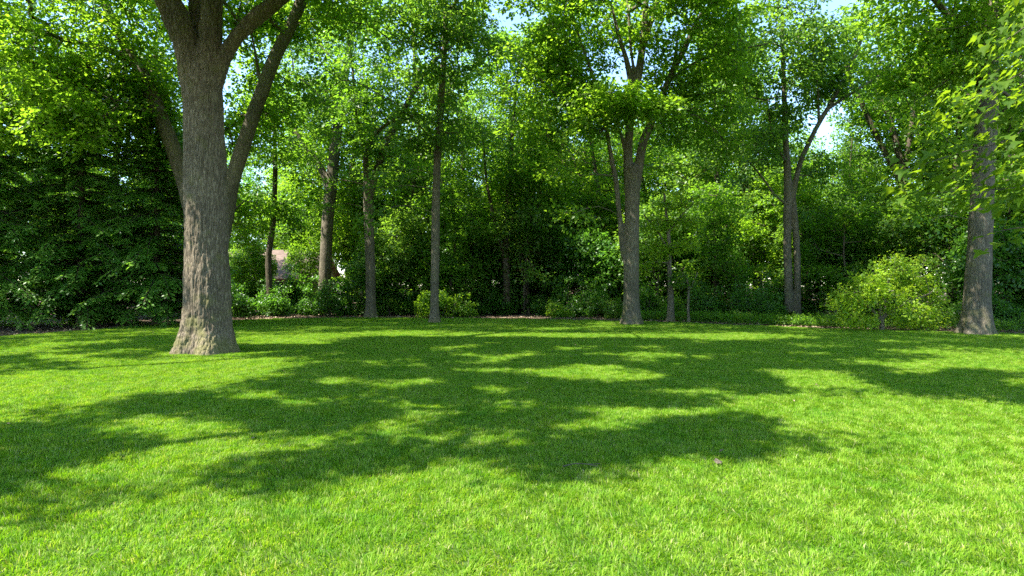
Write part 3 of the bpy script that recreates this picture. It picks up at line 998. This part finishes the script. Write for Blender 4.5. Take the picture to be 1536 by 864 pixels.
def shrub(name, w, h, n, leaf, seed, leafsize=.1, K=50, R=.3, tilt=.5, cat='shrub', low=.1):
    global rng
    rng = np.random.default_rng(seed)
    limbs = []
    for s in range(7):
        a = s * .9 + rng.random()
        b = np.array([math.cos(a), math.sin(a)])
        limbs.append(catmull(np.array([[*(b * .05), -.05, .022], [*(b * w * .18), h * .35, .016], [*(b * w * .32), h * .7, .008]]), .15))
    t = ellipsoid(np.array([0, 0, h * .42]), (w / 2, w / 2, h * .58), n * 3, .45)
    t = t * (0.72 + 0.6 * vnoise(t * 1.7 + seed, 9))[:, None]
    t = t[np.argsort(-vnoise(t * 2.2 + seed, 8))]
    t = t[t[:, 2] > low][:n]
    sh_ = rng.normal(0, w * .25, (9, 3))
    sh_[:, 2] = h * rng.uniform(.95, 1.3, 9)
    t = np.vstack([t, sh_])
    (bv, bf), dirs = grow(limbs, t, rk=.004, rmax=.015)
    v, f = cat_parts([tube(l, 7) for l in limbs] + [(bv, bf)])
    root = thing(name, (0, 0, 0), '', cat)
    obj('stems', mesh('stems', v, f, True), M_TWIG, root)
    lv, lf = sprays(t, dirs + np.array([0, 0, 1e-3]), R, K, leafsize, .3, .3, tilt)
    obj('foliage', mesh('foliage', lv, lf), leaf, root)
    return root


SHR = [shrub('shrub', 2.0, 1.35, 110, L_DARK, 61), shrub('shrub', 1.7, 1.0, 90, L_COOL, 62), shrub('shrub', 2.4, 1.8, 130, L_DARK, 63, .12),
       shrub('shrub', 1.5, 0.8, 80, L_OAK, 64, .08)]
place(SHR, [(-12.2, 32.2, 0), (-10.6, 33.4, 2, .8), (-9.4, 32.3, 0), (-8.4, 33, 1), (-11.4, 36, 2), (-13.2, 35.5, 2, 1.15), (-16.4, 36.5, 2, 1.1), (-6.3, 32.6, 3), (-5.4, 33.2, 0, .8), (-7.2, 35.5, 2, 1.1),
            (-2.2, 33.6, 2, .9), (-0.9, 34.2, 2), (0.3, 36.2, 0), (2.0, 33.2, 2, .9), (3.2, 32.4, 2), (4.2, 31.4, 0, .9), (-1.5, 38.5, 2, 1.2), (1.6, 39, 2, 1.2),
            (5.0, 30.0, 1, .8), (6.4, 30.6, 0), (9.0, 29.6, 0), (10.6, 28.6, 0, .9), (11.2, 27.8, 0, .8), (11.6, 30, 2), (15.0, 26.8, 1, .9), (15.8, 26.2, 2), (17.8, 23.4, 0, .9),
            (19.6, 22.4, 1), (18.4, 25.4, 2), (21.5, 21.5, 0), (-13.8, 30.5, 0), (-15, 33.5, 2), (-4.4, 38, 2, 1.2), (8, 37, 2, 1.2), (14, 31.5, 2, 1.1), (-21.5, 25, 0), (-18, 27, 2), (7.6, 29.6, 3), (16.9, 22.9, 3, .8)],
      ['glossy dark rounded shrub', 'loose blue-green shrub', 'tall deep green shrub', 'low bright leafy shrub'], 'shrubs in the woodland bed', .9, 1.1, 43, 'shrub')

# bright arching shrub beside the slender trunk
b1 = shrub('arching_shrub', 3.0, 1.15, 140, L_SUN, 65, .13, 46, .32, .35)
b1.location = (-3.5, 31.3, 0)
tag(b1, 'bright arching light green shrub behind the foot of the slender straight trunk', 'shrub', 'shrubs in the woodland bed')
b2 = shrub('arching_shrub', 1.1, .6, 30, L_SUN, 66, .1, 40, .26)
b2.location = (2.3, 30.6, 0)
tag(b2, 'small yellowish shrub on the mulch next to the low-forked trunk', 'shrub', 'shrubs in the woodland bed')

# ------------------------------------------------------------------ the yellow-green bush on the right
rng = np.random.default_rng(71)
DB = 21.9
bush_l = [limb(DB, l) for l in (
    [(1323, 498, 9), (1323, 485, 8), (1321, 470, 7), (1318, 455, 6), (1312, 435, 4), (1300, 415, 3)],
    [(1322, 484, 6), (1328, 465, 5), (1326, 450, 4), (1330, 430, 3), (1340, 405, 2)],
    [(1322, 480, 5), (1305, 462, 4), (1290, 452, 3), (1270, 440, 2)],
    [(1324, 478, 5), (1345, 462, 4), (1370, 450, 3), (1395, 440, 2)])]
bt = np.vstack([ellipsoid(W(x, y, DB + dd), (rx / F * DB, rd, ry / F * DB), n, .3) for x, y, rx, ry, dd, rd, n in
                ((1280, 446, 26, 18, -.2, .6, 22), (1262, 466, 18, 16, -.3, .5, 14), (1300, 424, 26, 16, 0, .7, 20), (1322, 408, 18, 12, .1, .6, 10), (1350, 404, 26, 14, .4, .7, 18), (1376, 424, 30, 18, .4, .8, 24), (1396, 452, 20, 24, .6, .6, 18), (1335, 442, 36, 16, -.4, .5, 20), (1360, 470, 40, 16, -.2, .7, 22), (1292, 478, 24, 14, -.3, .4, 14), (1385, 486, 26, 10, .3, .6, 14), (1330, 388, 16, 8, .2, .5, 5), (1388, 394, 14, 10, .6, .5, 5))])
bt = bt[bt[:, 2] > .15]
(bv, bf), bd = grow(bush_l, bt, rk=.004, rmax=.02)
loc = np.array([bush_l[0][0][0], bush_l[0][0][1], 0])
root = thing('bush', loc, 'sunlit yellow-green spreading bush with thin branching stems beside the stout dappled trunk', 'bush')
v, f = cat_parts([tube(l, 10) for l in bush_l] + [(bv, bf)])
obj('stems', mesh('stems', v - loc, f, True), M_PALE, root)
v, f = sprays(bt, bd, .34, 44, .10, .22, .16, .55)
obj('foliage', mesh('foliage', v - loc, f), L_LIME, root)

# ------------------------------------------------------------------ maple boughs reaching in from the right, from a tree outside the photo
rng = np.random.default_rng(81)
LOBES = [(0, -.06), (.14, -.02), (.40, -.04), (.36, .10), (.46, .18), (.64, .34), (.46, .38), (.40, .54), (.24, .52), (.17, .66), (.15, .78), (0, 1.0)]
half = np.array(LOBES)
half[1:, 0] *= 0.95
outl = np.vstack([half, np.column_stack([-half[1:-1, 0], half[1:-1, 1]])[::-1]])


def maple_leaves(p, ax, nn, s):
    ax = nrm(ax)
    b = nrm(np.cross(nn, ax))
    nn = np.cross(ax, b)
    k = len(outl)
    z = np.abs(outl[:, 0]) * 0.22 - (outl[:, 1] - .3) ** 2 * .45
    V = p[:, None] + (outl[None, :, 1:2] * ax[:, None] + outl[None, :, 0:1] * b[:, None] + z[None, :, None] * nn[:, None]) * s[:, None, None]
    V = np.concatenate([V, (p + ax * s[:, None] * .28)[:, None]], 1)
    i = np.arange(k)
    T = np.stack([np.full(k, k), i, (i + 1) % k], 1)
    Q = (np.arange(len(p)) * (k + 1))[:, None, None] + T[None]
    return V.reshape(-1, 3), [Q.reshape(-1, 3)]


mx, my = 11.9, 10.6
mloc = np.array([mx, my, 0])
ml = [catmull(np.array([[mx, my, -.2, .19], [mx, my, .2, .17], [mx - .05, my, 2.5, .14], [mx, my + .1, 5.5, .11], [mx + .1, my, 9, .04]]))]
boughs = [([mx, my, 3.4], [(1600, 150, 6.6), (1520, 205, 6.0), (1430, 232, 5.7), (1340, 262, 5.6)]),
          ([mx, my, 4.3], [(1600, 60, 6.4), (1530, 110, 6.0), (1470, 140, 5.9), (1420, 175, 5.8)]),
          ([mx, my, 3.0], [(1600, 250, 6.2), (1530, 280, 5.8), (1460, 285, 5.6), (1390, 290, 5.5)]),
          ([mx, my, 2.6], [(1610, 330, 6.2), (1570, 338, 5.8), (1525, 342, 5.6), (1492, 348, 5.5)]),
          ([mx, my, 5.3], [(1610, -20, 6.6), (1550, 30, 6.2), (1510, 60, 6.0)])]
lp, la, ln_, ls = [], [], [], []
for st, pts in boughs:
    q = np.array([[*st, .03]] + [[*W(x, y, d), .012 - .0028 * i] for i, (x, y, d) in enumerate((x, y, d * 1.42) for x, y, d in pts)])
    c = catmull(q, .1)
    ml.append(c)
    n = len(c)
    sel = np.arange(int(n * .3), n)
    cnt = 150 if len(pts) == 4 else 90
    for k in rng.choice(sel, cnt * 3):
        b = c[k, :3]
        t = nrm(c[min(k + 1, n - 1), :3] - c[max(k - 1, 0), :3])
        sd = np.cross(t, [0, 0, 1.0]) * rng.choice([-1, 1])
        e = b + (t * rng.uniform(0, .25) + sd * rng.uniform(.02, .6)) + np.array([0, 0, rng.uniform(-.34, .18)])
        lp.append(e)
        la.append(t * 1.0 + sd * .35 + rng.normal(0, .3, 3) + np.array([0, 0, -.22]))
        ln_.append(np.array([0, 0, 1.0]) + rng.normal(0, .26, 3) + np.array([-.25, .12, 0]))
        ls.append(rng.uniform(.09, .19))
lp, la, ln_, ls = np.array(lp), np.array(la), np.array(ln_), np.array(ls)
x, y = P(lp)
kp = ~((y > 315) & (rng.random(len(lp)) < .84))
lp, la, ln_, ls = lp[kp], la[kp], ln_[kp], ls[kp]
ut = ellipsoid(np.array([mx + .3, my + .2, 7.0]), (2.9, 2.9, 2.6), 190, .4)
ut = ut[(CX + ut[:, 0] / ut[:, 1] * F) > 1560]
(bv, bf), ud = grow(ml[:1], ut)
uq = ut[:, None] + rng.normal(0, .28, (len(ut), 14, 3)) * [1, 1, .5]
uq = uq.reshape(-1, 3)
m = len(uq)
lp2 = np.vstack([lp, uq])
la2 = np.vstack([la, rng.normal(0, 1, (m, 3)) + [0, 0, -.6]])
ln2 = np.vstack([ln_, rng.normal(0, .35, (m, 3)) + [0, 0, 1]])
ls2 = np.concatenate([ls, rng.uniform(.1, .17, m)])
root = thing('maple_tree', mloc, 'maple whose big lobed leaves hang in front of the stout dappled trunk', 'tree')
v, f = cat_parts([tube(c, 10) for c in ml] + [(bv, bf)])
obj('trunk', mesh('trunk', v - mloc, f, True), M_BARK, root)
v, f = maple_leaves(lp2, la2, ln2, ls2)
obj('crown', mesh('crown', v - mloc, f), L_MAPLE, root)

# ------------------------------------------------------------------ far wood, ground cover, leaf litter
rng = np.random.default_rng(91)
n = 2400
c = np.stack([rng.uniform(-60, 60, n), rng.uniform(74, 84, n), rng.uniform(.3, 17, n)], 1)
c = c[c[:, 2] < 8 + 9 * vnoise(c * [.12, .12, 0], 7)]
dd = rng.normal(0, 1, c.shape)
v, f = sprays(c, dd, 1.7, 60, .42, .3, .3, .6)
o = obj('far_wood', mesh('far_wood', v, f), L_DARK)
o['kind'] = 'stuff'
o['label'] = 'dark far wood closing the view behind the trees'

EDGE = np.array([(-40, 14), (-22, 17), (-16, 19.4), (-14.9, 22), (-14.2, 25), (-13, 28), (-11, 30), (-6, 30.6), (-3, 30.2), (0, 29.8), (4, 28.4), (7, 26.8), (10, 24.2), (12, 22.8),
                 (15, 21.5), (18, 19.6), (24, 17), (40, 14)], float)


def edge_y(x):
    return np.interp(x, EDGE[:, 0], EDGE[:, 1]) + 0.12 * np.sin(x * 2.1) + 0.08 * np.sin(x * 5.3 + 1)


n = 2600
gx = np.concatenate([rng.uniform(5.2, 13.2, n // 2), rng.uniform(12.6, 24, n // 3)])
gy = edge_y(gx) + .85 + np.abs(rng.normal(0, 1.2, len(gx)))
c = np.stack([gx, gy, rng.uniform(.08, .42, len(gx))], 1)
v, f = sprays(c, rng.normal(0, 1, c.shape), .2, 16, .075, .3, .35, .4, .3)
o = obj('ground_cover', mesh('ground_cover', v, f), L_OAK)
o['kind'] = 'stuff'
o['label'] = 'low leafy ground cover under the shrubs'

n = 16000
gx = rng.uniform(-30, 30, n)
gy = edge_y(gx) + .05 + rng.exponential(2.2, n)
p = np.stack([gx, gy, rng.uniform(.012, .05, n)], 1)
v, f = kites(p, rng.normal(0, 1, (n, 3)) * [1, 1, .15], np.array([0, 0, 1.0]) + rng.normal(0, .35, (n, 3)), rng.uniform(.04, .14, n), .3, .1)
o = obj('leaf_litter', mesh('leaf_litter', v, f), M_LITTER)
o['kind'] = 'stuff'
o['label'] = 'brown leaf litter and bark chips over the bed'

n = 90
p = np.stack([rng.uniform(-14, 13, n), rng.uniform(4.5, 26, n), rng.uniform(.045, .06, n)], 1)
v, f = kites(p, rng.normal(0, 1, (n, 3)) * [1, 1, .2], np.array([0, 0, 1.0]) + rng.normal(0, .4, (n, 3)), rng.uniform(.025, .06, n), .34, .15)
o = obj('fallen_leaves', mesh('fallen_leaves', v, f), M_LITTER)
o['kind'] = 'stuff'
o['label'] = 'tiny dry leaves scattered over the grass'

# ------------------------------------------------------------------ ground and lawn
gv = np.array([(-600, -300, 0), (600, -300, 0), (600, 900, 0), (-600, 900, 0)], float)
o = obj('ground', mesh('ground', gv, [np.array([[0, 1, 2, 3]])]), M_MULCH)
o['kind'] = 'structure'
xs = np.linspace(-32, 32, 321)
ye = edge_y(xs)
lv = np.vstack([np.column_stack([xs, np.full_like(xs, -8), np.full_like(xs, .012)]), np.column_stack([xs, ye, np.full_like(xs, .012)])])
k = np.arange(320)
o = obj('lawn', mesh('lawn', lv, [np.column_stack([k, k + 1, k + 322, k + 321])]), M_TURF)
o['kind'] = 'structure'

# grass: square tufts of mown turf, turned at random and laid over the whole lawn
TS = 0.5
tufts = bpy.data.collections.new('turf_tufts')


def turf(seed, nb=2300):
    r = np.random.default_rng(seed)
    p = np.column_stack([r.uniform(-TS / 2, TS / 2, nb), r.uniform(-TS / 2, TS / 2, nb), np.zeros(nb)])
    clump = r.uniform(-TS / 2, TS / 2, (26, 2))
    d = np.linalg.norm(p[:, None, :2] - clump[None], axis=2)
    ci = np.argmin(d, 1)
    ca = r.uniform(0, 6.28, 26)
    a = ca[ci] + r.normal(0, .8, nb)
    L = r.uniform(.026, .056, nb) * (0.85 + 0.3 * r.random(26)[ci])
    lean = r.uniform(.2, 1.5, nb)
    w = r.uniform(.0018, .0038, nb)
    d = np.column_stack([np.cos(a), np.sin(a), np.zeros(nb)])
    yaw = a + 1.57 + r.normal(0, .9, nb)
    s = np.column_stack([np.cos(yaw), np.sin(yaw), np.zeros(nb)])
    up = np.array([0, 0, 1.0])
    m = p + (up * np.cos(lean * .5)[:, None] + d * np.sin(lean * .5)[:, None]) * (L * .55)[:, None]
    t = m + (up * np.cos(lean * 1.25)[:, None] + d * np.sin(lean * 1.25)[:, None]) * (L * .5)[:, None]
    V = np.stack([p - s * w[:, None], p + s * w[:, None], m + s * w[:, None] * .85, m - s * w[:, None] * .85, t], 1).reshape(-1, 3)
    b = (np.arange(nb) * 5)[:, None]
    me = mesh('turf_tuft', V, [b + np.array([[0, 1, 2, 3]]), b + np.array([[3, 2, 4]])])
    me.materials.append(M_GRASS)
    o = bpy.data.objects.new('turf_tuft', me)
    tufts.objects.link(o)


for i in range(5):
    turf(200 + i)
ix = np.arange(-25, 25.01, TS)
iy = np.arange(1.0, 31.5, TS)
X, Y = np.meshgrid(ix, iy)
X, Y = X.ravel(), Y.ravel()
kk = (Y < edge_y(X) - .18) & (np.abs(X) < Y * .95 + 3)
pts = np.column_stack([X[kk], Y[kk], np.full(kk.sum(), .012)])
o = obj('grass', mesh('grass', pts, []))
o['kind'] = 'stuff'
o['label'] = 'mown lawn grass'
ng = bpy.data.node_groups.new('lay_turf', 'GeometryNodeTree')
ng.interface.new_socket('Geometry', in_out='INPUT', socket_type='NodeSocketGeometry')
ng.interface.new_socket('Geometry', in_out='OUTPUT', socket_type='NodeSocketGeometry')
gi, go = ng.nodes.new('NodeGroupInput'), ng.nodes.new('NodeGroupOutput')
ci = ng.nodes.new('GeometryNodeCollectionInfo')
ci.inputs['Collection'].default_value = tufts
ci.inputs['Separate Children'].default_value = True
ci.inputs['Reset Children'].default_value = True
ip = ng.nodes.new('GeometryNodeInstanceOnPoints')
ip.inputs['Pick Instance'].default_value = True
rv = ng.nodes.new('FunctionNodeRandomValue')
rv.data_type = 'INT'
rv.inputs[4].default_value = 0
rv.inputs[5].default_value = 3
mu = ng.nodes.new('ShaderNodeMath')
mu.operation = 'MULTIPLY'
mu.inputs[1].default_value = math.pi / 2
cx = ng.nodes.new('ShaderNodeCombineXYZ')
rs = ng.nodes.new('FunctionNodeRandomValue')
rs.data_type = 'FLOAT'
rs.inputs[2].default_value = .8
rs.inputs[3].default_value = 1.15
rs.inputs['Seed'].default_value = 5
cs = ng.nodes.new('ShaderNodeCombineXYZ')
cs.inputs[0].default_value = 1.0
cs.inputs[1].default_value = 1.0
K_ = ng.links.new
K_(gi.outputs[0], ip.inputs['Points'])
K_(ci.outputs[0], ip.inputs['Instance'])
K_(rv.outputs[2], mu.inputs[0])
K_(mu.outputs[0], cx.inputs[2])
K_(cx.outputs[0], ip.inputs['Rotation'])
K_(rs.outputs[1], cs.inputs[2])
K_(cs.outputs[0], ip.inputs['Scale'])
K_(ip.outputs[0], go.inputs[0])
md = o.modifiers.new('lay_turf', 'NODES')
md.node_group = ng

# a fallen twig and a dry leaf on the grass
d = gd(706)
c = W(872, 706, d)
c[2] = .045
tw = catmull(np.array([[-.16, -.03, .0, .006], [-.05, .01, .012, .005], [.06, .0, .01, .004], [.17, .05, .0, .002]]), .03)
tw2 = catmull(np.array([[.05, .0, .01, .003], [.09, -.04, .014, .002], [.13, -.06, .01, .0015]]), .03)
v, f = cat_parts([tube(tw, 8), tube(tw2, 6)])
o = obj('fallen_twig', mesh('fallen_twig', v, f, True), M_TWIG)
o.location = c
tag(o, 'small dark forked twig lying on the grass where the shade ends', 'twig')
d = gd(702)
c = W(1074, 702, d)
c[2] = .05
v, f = maple_leaves(np.zeros((1, 3)), np.array([[1, .3, .1]]), np.array([[0.1, -.3, 1.0]]), np.array([.08]))
o = obj('dry_leaf', mesh('dry_leaf', v, f), M_TWIG)
o.location = c
tag(o, 'single curled brown leaf lying on the grass at the edge of the shade', 'leaf')

# ------------------------------------------------------------------ houses glimpsed beyond the trees
def boxp(x0, x1, y0, y1, z0, z1):
    v = np.array([(x, y, z) for z in (z0, z1) for y in (y0, y1) for x in (x0, x1)], float)
    f = np.array([(0, 2, 3, 1), (4, 5, 7, 6), (0, 1, 5, 4), (2, 6, 7, 3), (0, 4, 6, 2), (1, 3, 7, 5)])
    return v, [f]


def house(name, label, x0, x1, y0, dp, eave, ridge, roofm, chimney):
    w = x1 - x0
    root = thing(name, (x0, y0, 0), label, 'house')
    g = np.array([(0, dp / 2, ridge - .25), (w, dp / 2, ridge - .25)])
    v, f = boxp(0, w, 0, dp, -.3, eave)
    v = np.vstack([v, g])
    obj('wall', mesh('wall', v, [f[0][[0, 2, 3, 4, 5]], np.array([(4, 8, 6), (5, 7, 9)])]), M_WALL, root)
    o = .45
    s = (ridge - eave) / (dp / 2)
    e = eave - s * o
    t = .16
    rv_ = np.array([(-o, -o, e), (w + o, -o, e), (w + o, dp / 2, ridge), (-o, dp / 2, ridge), (-o, dp + o, e), (w + o, dp + o, e)])
    rv2 = rv_ + [0, 0, t]
    v = np.vstack([rv_, rv2])
    f4 = np.array([(0, 3, 2, 1), (3, 4, 5, 2), (6, 7, 8, 9), (9, 8, 11, 10), (0, 1, 7, 6), (4, 10, 11, 5), (0, 6, 9, 3), (3, 9, 10, 4), (1, 2, 8, 7), (2, 5, 11, 8)])
    rf = obj('roof', mesh('roof', v, [f4]), roofm, root)
    # shingle courses as thin overlapping steps on the slope towards the lawn
    if chimney:
        v, f = boxp(w * .7, w * .7 + .8, dp / 2 - .3, dp / 2 + .5, ridge - .6, ridge + 1.0)
        obj('chimney', mesh('chimney', v, f), M_WALL, rf)
    for k in range(3):
        a = w * (.15 + .3 * k)
        parts = [boxp(a, a + 1.3, -.05, .05, .95, 2.0)]
        fr = obj('window', mesh('window', *parts[0]), M_TRIM, root)
        v, f = boxp(a + .08, a + 1.22, -.075, -.053, 1.03, 1.92)
        obj('pane', mesh('pane', v, f), M_GLASS, fr)
    return root


house('brown_house', 'house with a weathered brownish roof showing through the leaves beside the massive trunk', -31, -17.6, 54, 9, 2.3, 4.75, M_ROOF, False)
house('grey_house', 'house with a pale grey roof glimpsed through leaves beside the multi-stemmed trunk', 5.4, 13.4, 58, 8, 2.4, 4.5, M_GROOF, False)

# ------------------------------------------------------------------ camera, light, world
cam = bpy.data.cameras.new('camera')
cam.sensor_width = 36
cam.lens = F / 1536 * 36
cam.clip_start = 0.05
cam.clip_end = 3000
co_ = bpy.data.objects.new('camera', cam)
COL.objects.link(co_)
co_.location = (0, 0, CAMH)
co_.rotation_euler = (math.radians(90) - math.atan((432 - HY) / F), 0, 0)
SC.camera = co_

sl = bpy.data.lights.new('sun', 'SUN')
sl.energy = 5.0
sl.angle = math.radians(0.53)
sl.color = (1.0, 0.95, 0.86)
so = bpy.data.objects.new('sun', sl)
COL.objects.link(so)
so.location = (-20, -5, 30)
so.rotation_euler = Vector(SUN).to_track_quat('Z', 'Y').to_euler()

w = bpy.data.worlds.new('World')
SC.world = w
w.use_nodes = True
nt = w.node_tree
nt.nodes.clear()
sky = nt.nodes.new('ShaderNodeTexSky')
sky.sky_type = 'NISHITA'
sky.sun_disc = False
sky.dust_density = 0.2
sky.ozone_density = 3.5
sky.sun_elevation = EL
sky.sun_rotation = math.atan2(SUN[0], SUN[1]) % (2 * math.pi)
bg = nt.nodes.new('ShaderNodeBackground')
bg.inputs['Strength'].default_value = 0.13
out = nt.nodes.new('ShaderNodeOutputWorld')
nt.links.new(sky.outputs[0], bg.inputs['Color'])
nt.links.new(bg.outputs[0], out.inputs['Surface'])

SC.view_settings.view_transform = 'Standard'
SC.view_settings.look = 'None'
SC.view_settings.gamma = 1
SC.view_settings.use_curve_mapping = False
SC.view_settings.exposure = 2.1
SC.render.engine = 'CYCLES'
cy = SC.cycles
cy.max_bounces = 10
cy.diffuse_bounces = 7
cy.glossy_bounces = 2
cy.transmission_bounces = 4
cy.transparent_max_bounces = 4
cy.caustics_reflective = False
cy.caustics_refractive = False
cy.sample_clamp_indirect = 6
cy.use_denoising = False
cy.denoiser = 'OPENIMAGEDENOISE'
cy.denoising_input_passes = 'RGB_ALBEDO_NORMAL'
cy.denoising_prefilter = 'ACCURATE'
SC.render.use_persistent_data = False
